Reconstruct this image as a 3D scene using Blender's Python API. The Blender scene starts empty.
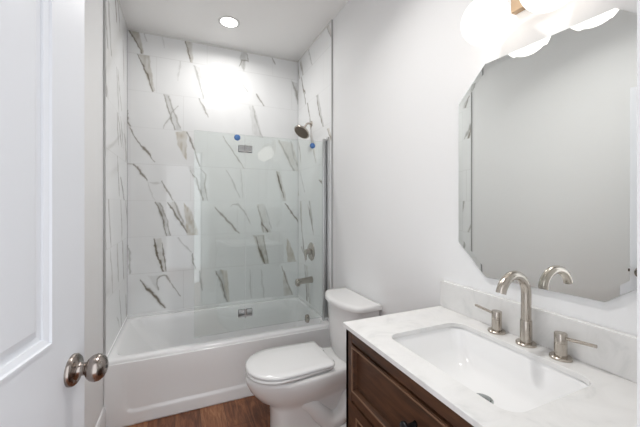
import bpy, bmesh, math, random
import numpy as np
from mathutils import Vector, Matrix

# ---------------------------------------------------------------- camera, world, exposure
scene = bpy.context.scene
COL = scene.collection
PI = math.pi
XL, XR, YB, YF, H = -0.437, 1.087, 3.049, 0.15, 2.818      # room: left/right/back/front faces, ceiling
TUB_Y, RIM = 2.232, 0.412
TC = 1.775                                                  # toilet centre line

cam_data = bpy.data.cameras.new('camera')
cam = bpy.data.objects.new('camera', cam_data)
COL.objects.link(cam)
cam.location = (0, 0, 1.357)
cam.rotation_euler = (math.radians(90), 0, math.radians(-23.507))
cam_data.sensor_width = 36
cam_data.lens = 314.12 / 640 * 36
cam_data.shift_y = -9.4 / 640
cam_data.clip_start = 0.02
scene.camera = cam

world = bpy.data.worlds.new('world')
scene.world = world
world.use_nodes = True
world.node_tree.nodes['Background'].inputs[0].default_value = (0.93, 0.96, 1.0, 1)
world.node_tree.nodes['Background'].inputs[1].default_value = 1.15

scene.view_settings.view_transform = 'Standard'
scene.view_settings.look = 'None'
scene.view_settings.gamma = 1.0
scene.view_settings.exposure = 0.94
LAMP_RECESSED = 6.0
LAMP_RECESSED_W = 4.25
LAMP_GLOBE = 1.06

# ---------------------------------------------------------------- materials
def srgb(r, g, b):
    def f(c):
        c /= 255
        return c / 12.92 if c < 0.04045 else ((c + 0.055) / 1.055) ** 2.4
    return (f(r), f(g), f(b), 1)

def mat(name, color, rough=0.5, metal=0.0, spec=0.5, coat=0.0):
    m = bpy.data.materials.new(name)
    m.use_nodes = True
    b = m.node_tree.nodes['Principled BSDF']
    b.inputs['Base Color'].default_value = color
    b.inputs['Roughness'].default_value = rough
    b.inputs['Metallic'].default_value = metal
    b.inputs['Specular IOR Level'].default_value = spec
    b.inputs['Coat Weight'].default_value = coat
    return m

def nodes_of(m):
    nt = m.node_tree
    return nt, nt.nodes, nt.links, nt.nodes['Principled BSDF']

def noise_node(nt, scale, detail=4, rough=0.5, stretch=(1, 1, 1), dist=0.0):
    tc = nt.nodes.new('ShaderNodeTexCoord')
    mp = nt.nodes.new('ShaderNodeMapping')
    mp.inputs['Scale'].default_value = stretch
    n = nt.nodes.new('ShaderNodeTexNoise')
    n.inputs['Scale'].default_value = scale
    n.inputs['Detail'].default_value = detail
    n.inputs['Roughness'].default_value = rough
    n.inputs['Distortion'].default_value = dist
    nt.links.new(tc.outputs['Object'], mp.inputs['Vector'])
    nt.links.new(mp.outputs['Vector'], n.inputs['Vector'])
    return n

def ramp(nt, src, stops):
    r = nt.nodes.new('ShaderNodeValToRGB')
    els = r.color_ramp.elements
    els[0].position, els[0].color = stops[0]
    els[1].position, els[1].color = stops[-1]
    for p, c in stops[1:-1]:
        e = els.new(p)
        e.color = c
    nt.links.new(src, r.inputs['Fac'])
    return r

def add_bump(m, scale, strength, dist=0.001):
    nt, N, L, b = nodes_of(m)
    n = noise_node(nt, scale)
    bp = N.new('ShaderNodeBump')
    bp.inputs['Strength'].default_value = strength
    bp.inputs['Distance'].default_value = dist
    L.new(n.outputs['Fac'], bp.inputs['Height'])
    L.new(bp.outputs['Normal'], b.inputs['Normal'])

M = {}
M['wall'] = mat('wall_paint', (0.90, 0.905, 0.91, 1), 0.6, spec=0.3); add_bump(M['wall'], 180, 0.06)
M['ceiling'] = mat('ceiling_paint', (0.93, 0.925, 0.915, 1), 0.8, spec=0.2); add_bump(M['ceiling'], 150, 0.06)
M['door'] = mat('door_paint', (0.78, 0.80, 0.84, 1), 0.35); add_bump(M['door'], 60, 0.03)
M['trim'] = mat('trim_paint', (0.84, 0.84, 0.85, 1), 0.3)
M['tub'] = mat('tub_acrylic', (0.92, 0.925, 0.93, 1), 0.12)
M['ceramic'] = mat('toilet_ceramic', (0.82, 0.815, 0.81, 1), 0.08)
M['plastic'] = mat('seat_plastic', (0.86, 0.86, 0.86, 1), 0.16)
M['basin'] = mat('basin_ceramic', (0.91, 0.91, 0.91, 1), 0.1)
M['chrome'] = mat('chrome', (0.50, 0.51, 0.52, 1), 0.08, 1.0)
M['rail'] = mat('polished_rail', (0.66, 0.67, 0.67, 1), 0.28, 1.0)
M['edge'] = mat('tile_edge_metal', (0.50, 0.50, 0.50, 1), 0.35, 0.6)
M['black'] = mat('black_metal', (0.02, 0.02, 0.022, 1), 0.2, 0.6)
M['dark'] = mat('dark_gap', (0.03, 0.03, 0.03, 1), 0.6)
M['blue'] = mat('blue_bumper', srgb(84, 128, 190), 0.25)
M['white_trim'] = mat('tile_top_trim', (0.80, 0.80, 0.78, 1), 0.25)

m = mat('brushed_nickel', (0.50, 0.45, 0.40, 1), 0.3, 1.0)
nt, N, L, b = nodes_of(m)
n = noise_node(nt, 90, 2, 0.5, (1, 1, 6))
r = ramp(nt, n.outputs['Fac'], [(0.3, (0.50, 0.455, 0.405, 1)), (0.7, (0.52, 0.475, 0.425, 1))])
L.new(r.outputs['Color'], b.inputs['Base Color'])
r2 = ramp(nt, n.outputs['Fac'], [(0.3, (0.24, 0.24, 0.24, 1)), (0.7, (0.25, 0.25, 0.25, 1))])
L.new(r2.outputs['Color'], b.inputs['Roughness'])
M['nickel'] = m

m = mat('door_knob_nickel', (0.33, 0.29, 0.265, 1), 0.22, 1.0); M['knob'] = m
add_bump(m, 220, 0.08)

m = mat('bronze_plate', (0.42, 0.31, 0.21, 1), 0.4, 0.9); M['bronze'] = m
add_bump(m, 90, 0.05)

m = mat('stained_wood', srgb(70, 44, 32), 0.42)
nt, N, L, b = nodes_of(m)
n = noise_node(nt, 6, 6, 0.6, (4, 1, 7), 0.6)
r = ramp(nt, n.outputs['Fac'], [(0.28, srgb(48, 30, 19)), (0.52, srgb(76, 49, 32)), (0.75, srgb(100, 66, 44))])
L.new(r.outputs['Color'], b.inputs['Base Color'])
M['wood'] = m
m = mat('highlight_wood_bead', srgb(122, 94, 74), 0.35); M['bead'] = m  # paler than the cabinet wood: moulding highlight painted into the bead colour
add_bump(m, 120, 0.05)

m = mat('quartz', (0.84, 0.83, 0.82, 1), 0.14)
nt, N, L, b = nodes_of(m)
n = noise_node(nt, 7, 8, 0.62, (1, 1, 1), 1.6)
r = ramp(nt, n.outputs['Fac'], [(0.33, (0.72, 0.72, 0.71, 1)), (0.44, (0.79, 0.785, 0.775, 1)), (0.6, (0.825, 0.82, 0.81, 1))])
L.new(r.outputs['Color'], b.inputs['Base Color'])
M['quartz'] = m

m = mat('wood_floor', srgb(140, 95, 62), 0.38)
nt, N, L, b = nodes_of(m)
tc = N.new('ShaderNodeTexCoord'); mp = N.new('ShaderNodeMapping')
mp.inputs['Rotation'].default_value = (0, 0, math.radians(90))
mp.inputs['Location'].default_value = (0.3, 0.05, 0)
L.new(tc.outputs['Object'], mp.inputs['Vector'])
bk = N.new('ShaderNodeTexBrick')
bk.inputs['Scale'].default_value = 1.0
bk.inputs['Brick Width'].default_value = 1.22
bk.inputs['Row Height'].default_value = 0.15
bk.inputs['Mortar Size'].default_value = 0.0012
bk.inputs['Color1'].default_value = (0.22, 0.22, 0.22, 1)
bk.inputs['Color2'].default_value = (0.80, 0.80, 0.80, 1)
bk.inputs['Mortar'].default_value = (0.0, 0.0, 0.0, 1)
bk.offset = 0.37
L.new(mp.outputs['Vector'], bk.inputs['Vector'])
n = noise_node(nt, 5, 8, 0.65, (7, 0.9, 1), 1.0)
n2 = noise_node(nt, 40, 3, 0.6, (6, 0.5, 1))
mx = N.new('ShaderNodeMath'); mx.operation = 'MULTIPLY_ADD'
L.new(bk.outputs['Color'], mx.inputs[0]); mx.inputs[1].default_value = 0.30
L.new(n.outputs['Fac'], mx.inputs[2])
mx2 = N.new('ShaderNodeMath'); mx2.operation = 'MULTIPLY_ADD'
L.new(n2.outputs['Fac'], mx2.inputs[0]); mx2.inputs[1].default_value = 0.16
L.new(mx.outputs[0], mx2.inputs[2])
r = ramp(nt, mx2.outputs[0], [(0.45, srgb(78, 44, 28)), (0.62, srgb(110, 65, 40)), (0.78, srgb(146, 94, 62)), (0.95, srgb(178, 126, 88))])
mm = N.new('ShaderNodeMixRGB'); mm.blend_type = 'MIX'
L.new(bk.outputs['Fac'], mm.inputs['Fac']); L.new(r.outputs['Color'], mm.inputs['Color1'])
mm.inputs['Color2'].default_value = srgb(70, 44, 30)
L.new(mm.outputs['Color'], b.inputs['Base Color'])
M['floor'] = m

m = mat('marble_tile', (0.85, 0.85, 0.85, 1), 0.02)
nt, N, L, b = nodes_of(m)
ca = N.new('ShaderNodeVertexColor'); ca.layer_name = 'pattern'
L.new(ca.outputs['Color'], b.inputs['Base Color'])
M['tile'] = m

def glass_mat(name, tint, ior=1.5):
    m = bpy.data.materials.new(name); m.use_nodes = True
    nt = m.node_tree; nt.nodes.clear()
    o = nt.nodes.new('ShaderNodeOutputMaterial')
    tr = nt.nodes.new('ShaderNodeBsdfTransparent'); tr.inputs['Color'].default_value = tint
    gl = nt.nodes.new('ShaderNodeBsdfGlossy'); gl.inputs['Roughness'].default_value = 0.0
    fr = nt.nodes.new('ShaderNodeFresnel'); fr.inputs['IOR'].default_value = ior
    mi = nt.nodes.new('ShaderNodeMixShader')
    nt.links.new(fr.outputs[0], mi.inputs[0]); nt.links.new(tr.outputs[0], mi.inputs[1])
    nt.links.new(gl.outputs[0], mi.inputs[2]); nt.links.new(mi.outputs[0], o.inputs['Surface'])
    return m
M['glass'] = glass_mat('screen_glass', (0.965, 0.985, 0.976, 1), 1.62)
M['glass_edge'] = glass_mat('screen_glass_edge', (0.70, 0.86, 0.80, 1), 1.5)
M['mirror'] = mat('mirror_silver', (0.93, 0.95, 0.935, 1), 0.0, 1.0)

def emit(name, color, strength):
    m = bpy.data.materials.new(name); m.use_nodes = True
    nt = m.node_tree; nt.nodes.clear()
    o = nt.nodes.new('ShaderNodeOutputMaterial'); e = nt.nodes.new('ShaderNodeEmission')
    e.inputs['Color'].default_value = color; e.inputs['Strength'].default_value = strength
    nt.links.new(e.outputs[0], o.inputs['Surface'])
    return m
M['lens'] = emit('recessed_lens', (1.0, 0.985, 0.965, 1), LAMP_RECESSED)
M['globe'] = emit('lit_globe', (1.0, 0.93, 0.85, 1), LAMP_GLOBE)

# ---------------------------------------------------------------- mesh helpers
def link(o, parent=None):
    COL.objects.link(o)
    if parent is not None:
        o.parent = parent
    return o

def mesh_obj(name, verts, faces, mt, parent=None, smooth=False, bevel=0, seg=2, auto=None, subsurf=0):
    me = bpy.data.meshes.new(name)
    me.from_pydata([tuple(v) for v in verts], [], faces)
    bm = bmesh.new(); bm.from_mesh(me)
    bmesh.ops.recalc_face_normals(bm, faces=bm.faces)
    bm.to_mesh(me); bm.free()
    me.materials.append(mt)
    if smooth:
        for p in me.polygons: p.use_smooth = True
    if auto:
        me.shade_smooth() if hasattr(me, 'shade_smooth') else None
        me.set_sharp_from_angle(angle=math.radians(auto))
    o = bpy.data.objects.new(name, me)
    link(o, parent)
    if bevel:
        md = o.modifiers.new('bevel', 'BEVEL'); md.width = bevel; md.segments = seg; md.limit_method = 'ANGLE'
        md.angle_limit = math.radians(35); md.harden_normals = False
    if subsurf:
        md = o.modifiers.new('sub', 'SUBSURF'); md.levels = subsurf; md.render_levels = subsurf
    return o

class MB:
    """collects shapes into one mesh"""
    def __init__(s): s.v = []; s.f = []
    def add(s, verts, faces):
        k = len(s.v); s.v += [tuple(v) for v in verts]; s.f += [tuple(i + k for i in f) for f in faces]
        return s
    def box(s, x0, x1, y0, y1, z0, z1):
        return s.add([(x0,y0,z0),(x1,y0,z0),(x1,y1,z0),(x0,y1,z0),(x0,y0,z1),(x1,y0,z1),(x1,y1,z1),(x0,y1,z1)],
                     [(0,3,2,1),(4,5,6,7),(0,1,5,4),(1,2,6,5),(2,3,7,6),(3,0,4,7)])
    def loft(s, loops, cap0=True, cap1=True):
        n = len(loops[0]); vs = [p for l in loops for p in l]; fs = []
        for i in range(len(loops) - 1):
            for j in range(n):
                a = i * n + j; b_ = i * n + (j + 1) % n
                fs.append((a, b_, b_ + n, a + n))
        if cap0: fs.append(tuple(range(n - 1, -1, -1)))
        if cap1: fs.append(tuple(range((len(loops) - 1) * n, len(loops) * n)))
        return s.add(vs, fs)
    def lathe(s, prof, origin, axis=(0, 0, 1), n=32):
        ax = Vector(axis).normalized(); q = ax.to_track_quat('Z', 'Y'); o = Vector(origin)
        loops = []
        for r_, h_ in prof:
            loops.append([tuple(o + q @ Vector((max(r_, 1e-5) * math.cos(2*PI*k/n), max(r_, 1e-5) * math.sin(2*PI*k/n), h_))) for k in range(n)])
        return s.loft(loops)
    def tube(s, path, radii, n=20):
        path = [Vector(p) for p in path]
        if not hasattr(radii, '__len__'): radii = [radii] * len(path)
        loops = []; prev = None
        for i, p in enumerate(path):
            t = (path[min(i + 1, len(path) - 1)] - path[max(i - 1, 0)]).normalized()
            if prev is None:
                up = Vector((0, 0, 1)) if abs(t.z) < 0.9 else Vector((0, 1, 0))
                a = t.cross(up).normalized()
            else:
                a = (prev - t * prev.dot(t)).normalized()
            prev = a; b_ = t.cross(a)
            loops.append([tuple(p + (a * math.cos(2*PI*k/n) + b_ * math.sin(2*PI*k/n)) * radii[i]) for k in range(n)])
        return s.loft(loops)
    def build(s, name, mt, parent=None, **kw):
        return mesh_obj(name, s.v, s.f, mt, parent, **kw)

def rrect(x0, x1, y0, y1, r, z, n=6):
    """rounded rectangle loop at height z"""
    pts = []
    for cx, cy, a0 in ((x1 - r, y1 - r, 0), (x0 + r, y1 - r, 90), (x0 + r, y0 + r, 180), (x1 - r, y0 + r, 270)):
        for k in range(n + 1):
            a = math.radians(a0 + 90 * k / n)
            pts.append((cx + r * math.cos(a), cy + r * math.sin(a), z))
    return pts

def smoothpath(pts, k=8):
    """Catmull-Rom through the points"""
    P = [Vector(p) for p in pts]; P = [P[0]] + P + [P[-1]]; out = []
    for i in range(1, len(P) - 2):
        for j in range(k):
            t = j / k
            out.append(0.5 * ((2*P[i]) + (-P[i-1] + P[i+1])*t + (2*P[i-1] - 5*P[i] + 4*P[i+1] - P[i+2])*t*t + (-P[i-1] + 3*P[i] - 3*P[i+1] + P[i+2])*t**3))
    out.append(P[-2]); return out

def structure(o): o['kind'] = 'structure'; return o
def thing(name, label, cat, loc=(0, 0, 0), group=None):
    o = bpy.data.objects.new(name, None); o.empty_display_size = 0.05; link(o)
    o.location = loc; o['label'] = label; o['category'] = cat
    if group: o['group'] = group
    return o
def local(o, root):
    """keeps a part built in room coordinates in place under a root at another location"""
    o.matrix_parent_inverse = Matrix.Translation(-Vector(root.location)); return o

def panelled(mb, A, U, V, Nn, w, h, panels, profile):
    """flat face spanned by A + u*U + v*V; every panel (u0,u1,v0,v1) sinks by profile [(inset, depth), ...]"""
    A, U, V, Nn = Vector(A), Vector(U), Vector(V), Vector(Nn)
    P = lambda u, v, d=0: tuple(A + U * u + V * v + Nn * d)
    us = sorted({0, w} | {p[0] for p in panels} | {p[1] for p in panels})
    vs = sorted({0, h} | {p[2] for p in panels} | {p[3] for p in panels})
    for i in range(len(us) - 1):
        for j in range(len(vs) - 1):
            cu, cv = (us[i] + us[i+1]) / 2, (vs[j] + vs[j+1]) / 2
            if any(p[0] < cu < p[1] and p[2] < cv < p[3] for p in panels): continue
            mb.add([P(us[i], vs[j]), P(us[i+1], vs[j]), P(us[i+1], vs[j+1]), P(us[i], vs[j+1])], [(0, 1, 2, 3)])
    for u0, u1, v0, v1 in panels:
        prev = [P(u0, v0), P(u1, v0), P(u1, v1), P(u0, v1)]
        for ins, d in profile:
            cur = [P(u0 + ins, v0 + ins, d), P(u1 - ins, v0 + ins, d), P(u1 - ins, v1 - ins, d), P(u0 + ins, v1 - ins, d)]
            for k in range(4):
                mb.add([prev[k], prev[(k+1) % 4], cur[(k+1) % 4], cur[k]], [(0, 1, 2, 3)])
            prev = cur
        mb.add(prev, [(0, 1, 2, 3)])
VEINS = [
  ('p', 't', 0.8, 'A', [(-0.42, 2.817), (-0.347, 2.816), (-0.306, 2.63), (-0.329, 2.634)]),
  ('l', 'd', 0.8, 'A', [(-0.416, 2.81), (-0.365, 2.712), (-0.321, 2.636)], 0.0063),
  ('l', 'g', 0.4, 'A', [(-0.306, 2.817), (-0.284, 2.745)], 0.0054),
  ('l', 'g', 0.25, 'A', [(-0.162, 2.805), (-0.146, 2.713)], 0.0072),
  ('p', 't', 0.6, 'A', [(0.01, 2.824), (0.073, 2.828), (0.079, 2.623), (0.054, 2.619)]),
  ('l', 'd', 0.8, 'A', [(0.012, 2.815), (0.042, 2.732), (0.058, 2.628)], 0.0045),
  ('p', 'g', 0.45, 'A', [(0.503, 2.803), (0.559, 2.814), (0.55, 2.736), (0.54, 2.62), (0.521, 2.635), (0.493, 2.688)]),
  ('l', 'd', 0.5, 'A', [(0.559, 2.795), (0.569, 2.73), (0.512, 2.729), (0.484, 2.667)], 0.0045),
  ('l', 'g', 0.5, 'A', [(0.531, 2.733), (0.531, 2.628)], 0.0045),
  ('l', 'd', 0.5, 'A', [(0.804, 2.812), (0.834, 2.748)], 0.0072),
  ('p', 't', 0.65, 'B', [(-0.351, 2.63), (-0.269, 2.629), (-0.25, 2.504), (-0.227, 2.328), (-0.254, 2.324), (-0.299, 2.496)]),
  ('l', 'd', 0.8, 'B', [(-0.358, 2.629), (-0.299, 2.496), (-0.276, 2.457), (-0.246, 2.325)], 0.0054),
  ('l', 'g', 0.5, 'B', [(0.088, 2.598), (0.113, 2.521), (0.172, 2.321)], 0.0081),
  ('p', 'g', 0.25, 'B', [(0.079, 2.605), (0.138, 2.597), (0.155, 2.482), (0.113, 2.512)]),
  ('l', 'g', 0.25, 'B', [(-0.027, 2.63), (-0.043, 2.451)], 0.0072),
  ('l', 'g', 0.4, 'B', [(0.512, 2.51), (0.569, 2.432)], 0.0063),
  ('l', 'd', 0.6, 'B', [(0.645, 2.424), (0.734, 2.299)], 0.0063),
  ('p', 'g', 0.6, 'B', [(1.001, 2.606), (1.065, 2.595), (1.098, 2.385), (1.076, 2.372), (1.044, 2.47)]),
  ('l', 'd', 0.5, 'B', [(1.012, 2.597), (1.055, 2.502), (1.087, 2.383)], 0.0045),
  ('p', 'g', 0.4, 'C', [(-0.154, 2.312), (-0.107, 2.31), (-0.067, 2.166), (-0.011, 2.004), (-0.059, 1.982), (-0.107, 2.127)]),
  ('l', 'd', 0.6, 'C', [(-0.154, 2.304), (-0.123, 2.212), (-0.099, 2.11), (-0.067, 2.008)], 0.0054),
  ('l', 'd', 0.4, 'C', [(-0.115, 2.3), (-0.075, 2.165), (-0.027, 2.03)], 0.0045),
  ('l', 'g', 0.5, 'C', [(-0.043, 2.222), (-0.091, 2.155), (-0.115, 2.1), (-0.162, 2.016)], 0.0063),
  ('p', 'b', 0.75, 'D', [(-0.067, 1.99), (0.03, 2.008), (0.026, 1.75), (-0.003, 1.784), (-0.043, 1.878)]),
  ('l', 'd', 0.65, 'D', [(0.03, 1.999), (0.079, 1.878), (0.142, 1.684)], 0.0063),
  ('l', 'd', 0.7, 'C', [(-0.43, 2.14), (-0.427, 2.058), (-0.402, 1.985)], 0.0063),
  ('l', 'd', 0.75, 'D', [(-0.416, 2.0), (-0.358, 1.888), (-0.284, 1.8), (-0.223, 1.719)], 0.0063),
  ('l', 'd', 0.5, 'C', [(0.121, 2.324), (0.155, 2.256), (0.206, 2.153)], 0.0063),
  ('p', 'g', 0.3, 'C', [(0.578, 2.309), (0.626, 2.305), (0.714, 1.994), (0.616, 2.034)]),
  ('l', 'g', 0.45, 'C', [(0.616, 2.304), (0.655, 2.134), (0.714, 1.994)], 0.0054),
  ('l', 'd', 0.55, 'D', [(0.338, 1.99), (0.374, 1.928), (0.429, 1.848), (0.503, 1.738), (0.559, 1.674)], 0.0045),
  ('p', 'b', 0.35, 'D', [(0.855, 1.995), (1.012, 1.978), (1.12, 1.677), (1.033, 1.674)]),
  ('l', 'g', 0.65, 'D', [(0.875, 1.987), (0.969, 1.823), (1.055, 1.654)], 0.0072),
  ('l', 'g', 0.45, 'D', [(1.001, 1.987), (1.033, 1.826), (1.131, 1.657)], 0.0072),
  ('l', 'd', 0.75, 'E', [(-0.387, 1.701), (-0.336, 1.637), (-0.284, 1.562)], 0.0072),
  ('l', 'g', 0.3, 'E', [(-0.284, 1.562), (-0.246, 1.435), (-0.223, 1.384)], 0.0054),
  ('l', 'd', 0.8, 'E', [(-0.43, 1.699), (-0.387, 1.701)], 0.009),
  ('l', 'd', 0.65, 'E', [(-0.17, 1.557), (-0.131, 1.48), (-0.083, 1.384)], 0.0081),
  ('l', 'g', 0.3, 'E', [(-0.261, 1.537), (-0.17, 1.54)], 0.0072),
  ('p', 'g', 0.3, 'E', [(0.03, 1.696), (0.138, 1.684), (0.172, 1.576), (0.215, 1.376), (0.163, 1.376), (0.113, 1.529)]),
  ('l', 'd', 0.55, 'E', [(0.054, 1.653), (0.104, 1.592), (0.138, 1.485), (0.163, 1.385)], 0.0063),
  ('l', 'd', 0.4, 'E', [(0.138, 1.684), (0.189, 1.622), (0.172, 1.54), (0.206, 1.385)], 0.0054),
  ('l', 'g', 0.45, 'E', [(0.365, 1.675), (0.419, 1.584), (0.493, 1.415)], 0.0054),
  ('l', 'g', 0.3, 'E', [(0.503, 1.681), (0.521, 1.415)], 0.0054),
  ('p', 't', 0.5, 'E', [(0.845, 1.686), (0.886, 1.678), (0.959, 1.368), (0.917, 1.368)]),
  ('l', 'd', 0.95, 'E', [(0.855, 1.677), (0.886, 1.568), (0.927, 1.418)], 0.0081),
  ('l', 'd', 0.8, 'F', [(0.938, 1.368), (1.001, 1.287), (1.087, 1.163)], 0.0081),
  ('p', 'g', 0.35, 'E', [(1.076, 1.706), (1.12, 1.687), (1.153, 1.368), (1.098, 1.368)]),
  ('p', 'g', 0.45, 'F', [(-0.223, 1.375), (-0.185, 1.375), (-0.091, 1.069), (-0.131, 1.071)]),
  ('l', 'd', 0.7, 'F', [(-0.223, 1.375), (-0.17, 1.254), (-0.131, 1.079)], 0.0063),
  ('l', 'd', 0.5, 'F', [(-0.185, 1.367), (-0.139, 1.245), (-0.099, 1.069)], 0.0054),
  ('p', 't', 0.4, 'F', [(-0.115, 1.375), (-0.059, 1.375), (0.038, 1.117), (0.005, 1.136)]),
  ('l', 'd', 0.85, 'F', [(-0.123, 1.375), (-0.059, 1.252), (0.03, 1.108)], 0.0081),
  ('l', 'd', 0.5, 'F', [(-0.075, 1.375), (-0.035, 1.287), (-0.003, 1.198)], 0.0063),
  ('p', 'b', 0.85, 'F', [(0.005, 1.367), (0.054, 1.322), (0.138, 1.059), (0.03, 1.055)]),
  ('l', 'd', 0.65, 'F', [(0.267, 1.33), (0.365, 1.218), (0.493, 1.064)], 0.0081),
  ('l', 'g', 0.5, 'F', [(0.41, 1.33), (0.429, 1.358), (0.484, 1.348), (0.54, 1.272), (0.597, 1.165)], 0.0063),
  ('p', 't', 0.35, 'F', [(0.655, 1.358), (0.724, 1.358), (0.794, 1.042), (0.714, 1.045)]),
  ('l', 'd', 0.5, 'F', [(0.665, 1.339), (0.704, 1.182), (0.724, 1.054)], 0.0054),
  ('l', 'd', 0.75, 'F', [(0.704, 1.182), (0.774, 1.053)], 0.0072),
  ('l', 'g', 0.4, 'F', [(0.734, 1.338), (0.794, 1.121)], 0.0054),
  ('p', 't', 0.35, 'G', [(-0.239, 1.067), (-0.17, 1.064), (-0.139, 0.767), (-0.17, 0.761), (-0.208, 0.919)]),
  ('l', 'd', 0.9, 'G', [(-0.235, 1.058), (-0.208, 0.919), (-0.154, 0.759)], 0.0072),
  ('l', 'd', 0.7, 'G', [(-0.17, 1.02), (-0.154, 0.898), (-0.139, 0.775)], 0.0054),
  ('l', 'g', 0.45, 'G', [(-0.043, 1.058), (0.013, 0.985), (0.063, 0.928)], 0.0063),
  ('l', 'd', 0.6, 'G', [(0.071, 0.91), (0.079, 0.829), (0.104, 0.755)], 0.0072),
  ('l', 'g', 0.6, 'G', [(-0.423, 1.016), (-0.409, 0.89), (-0.409, 0.765)], 0.0072),
  ('p', 't', 0.55, 'G', [(0.616, 1.059), (0.724, 1.054), (0.774, 0.747), (0.714, 0.752)]),
  ('l', 'd', 0.75, 'G', [(0.645, 1.038), (0.684, 0.89), (0.734, 0.76)], 0.009),
  ('l', 'd', 0.4, 'G', [(0.714, 1.045), (0.744, 0.906), (0.764, 0.767)], 0.0054),
  ('p', 'b', 0.8, 'G', [(0.959, 1.015), (0.99, 0.963), (1.076, 0.733), (0.959, 0.732)]),
  ('p', 'g', 0.4, 'H', [(-0.343, 0.717), (-0.306, 0.705), (-0.131, 0.452), (-0.17, 0.458)]),
  ('l', 'd', 0.85, 'H', [(-0.336, 0.716), (-0.246, 0.588), (-0.146, 0.455)], 0.0081),
  ('l', 'd', 0.55, 'H', [(-0.2, 0.617), (-0.208, 0.704), (-0.185, 0.736), (-0.139, 0.74), (-0.107, 0.685), (-0.027, 0.545)], 0.0054),
  ('p', 'g', 0.3, 'H', [(-0.276, 0.744), (-0.2, 0.737), (-0.2, 0.6)]),
  ('p', 'g', 0.6, 'H', [(0.267, 0.741), (0.329, 0.745), (0.383, 0.441), (0.365, 0.443)]),
  ('p', 'b', 0.7, 'H', [(0.32, 0.746), (0.378, 0.741), (0.397, 0.439), (0.383, 0.441)]),
  ('l', 'd', 0.6, 'H', [(0.272, 0.74), (0.338, 0.595), (0.374, 0.442)], 0.0054),
  ('l', 'g', 0.6, 'H', [(0.138, 0.752), (0.155, 0.578)], 0.0081),
  ('p', 't', 0.6, 'H', [(0.907, 0.737), (0.938, 0.674), (1.022, 0.433), (0.927, 0.433)]),
  ('l', 'd', 0.6, 'H', [(0.907, 0.737), (0.948, 0.602), (1.012, 0.444)], 0.0054),
  ('l', 'g', 0.35, 'H', [(0.588, 0.723), (0.597, 0.462)], 0.0054),
  ('l', 'g', 0.35, 'H', [(0.694, 0.714), (0.724, 0.447)], 0.0054),
  ('l', 'g', 0.4, 'H', [(1.12, 0.658), (1.164, 0.468)], 0.0054),
]

# ---------------------------------------------------------------- marble tile pattern
ROWS = {'A': (2.624, 2.90), 'B': (2.315, 2.624), 'C': (2.006, 2.315), 'D': (1.697, 2.006), 'E': (1.388, 1.697),
        'F': (1.079, 1.388), 'G': (0.770, 1.079), 'H': (0.30, 0.770)}
VCOL = {'d': (0.150, 0.122, 0.078), 'g': (0.36, 0.36, 0.335), 't': (0.44, 0.405, 0.335), 'b': (0.52, 0.47, 0.375)}

def vnoise(x, y, seed):
    """smooth value noise in -1..1"""
    xi = np.floor(x).astype(np.int64); yi = np.floor(y).astype(np.int64); fx = x - xi; fy = y - yi
    def hsh(a, b_):
        q = (a * 374761393 + b_ * 668265263 + seed * 974634777) & 0xffffffff
        q = ((q ^ (q >> 13)) * 1274126177) & 0xffffffff
        return ((q ^ (q >> 16)) & 0xffff) / 32767.5 - 1
    sx = fx * fx * (3 - 2 * fx); sy = fy * fy * (3 - 2 * fy)
    a = hsh(xi, yi) * (1 - sx) + hsh(xi + 1, yi) * sx
    c = hsh(xi, yi + 1) * (1 - sx) + hsh(xi + 1, yi + 1) * sx
    return a * (1 - sy) + c * sy

def seg_dist(x, y, pts):
    best = np.full(x.shape, 9.0); tt = np.zeros(x.shape); n = len(pts) - 1
    for i in range(n):
        (ax, ay), (bx, by) = pts[i], pts[i + 1]
        dx, dy = bx - ax, by - ay
        t = np.clip(((x - ax) * dx + (y - ay) * dy) / (dx * dx + dy * dy + 1e-9), 0, 1)
        d = np.hypot(x - ax - t * dx, y - ay - t * dy)
        w = d < best; best = np.where(w, d, best); tt = np.where(w, (i + t) / n, tt)
    return best, tt

def inside(x, y, pts):
    r = np.zeros(x.shape, bool); n = len(pts)
    for i in range(n):
        (ax, ay), (bx, by) = pts[i], pts[(i + 1) % n]
        if ay == by: continue
        c = ((ay > y) != (by > y)) & (x < (bx - ax) * (y - ay) / (by - ay) + ax)
        r ^= c
    return r

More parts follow.
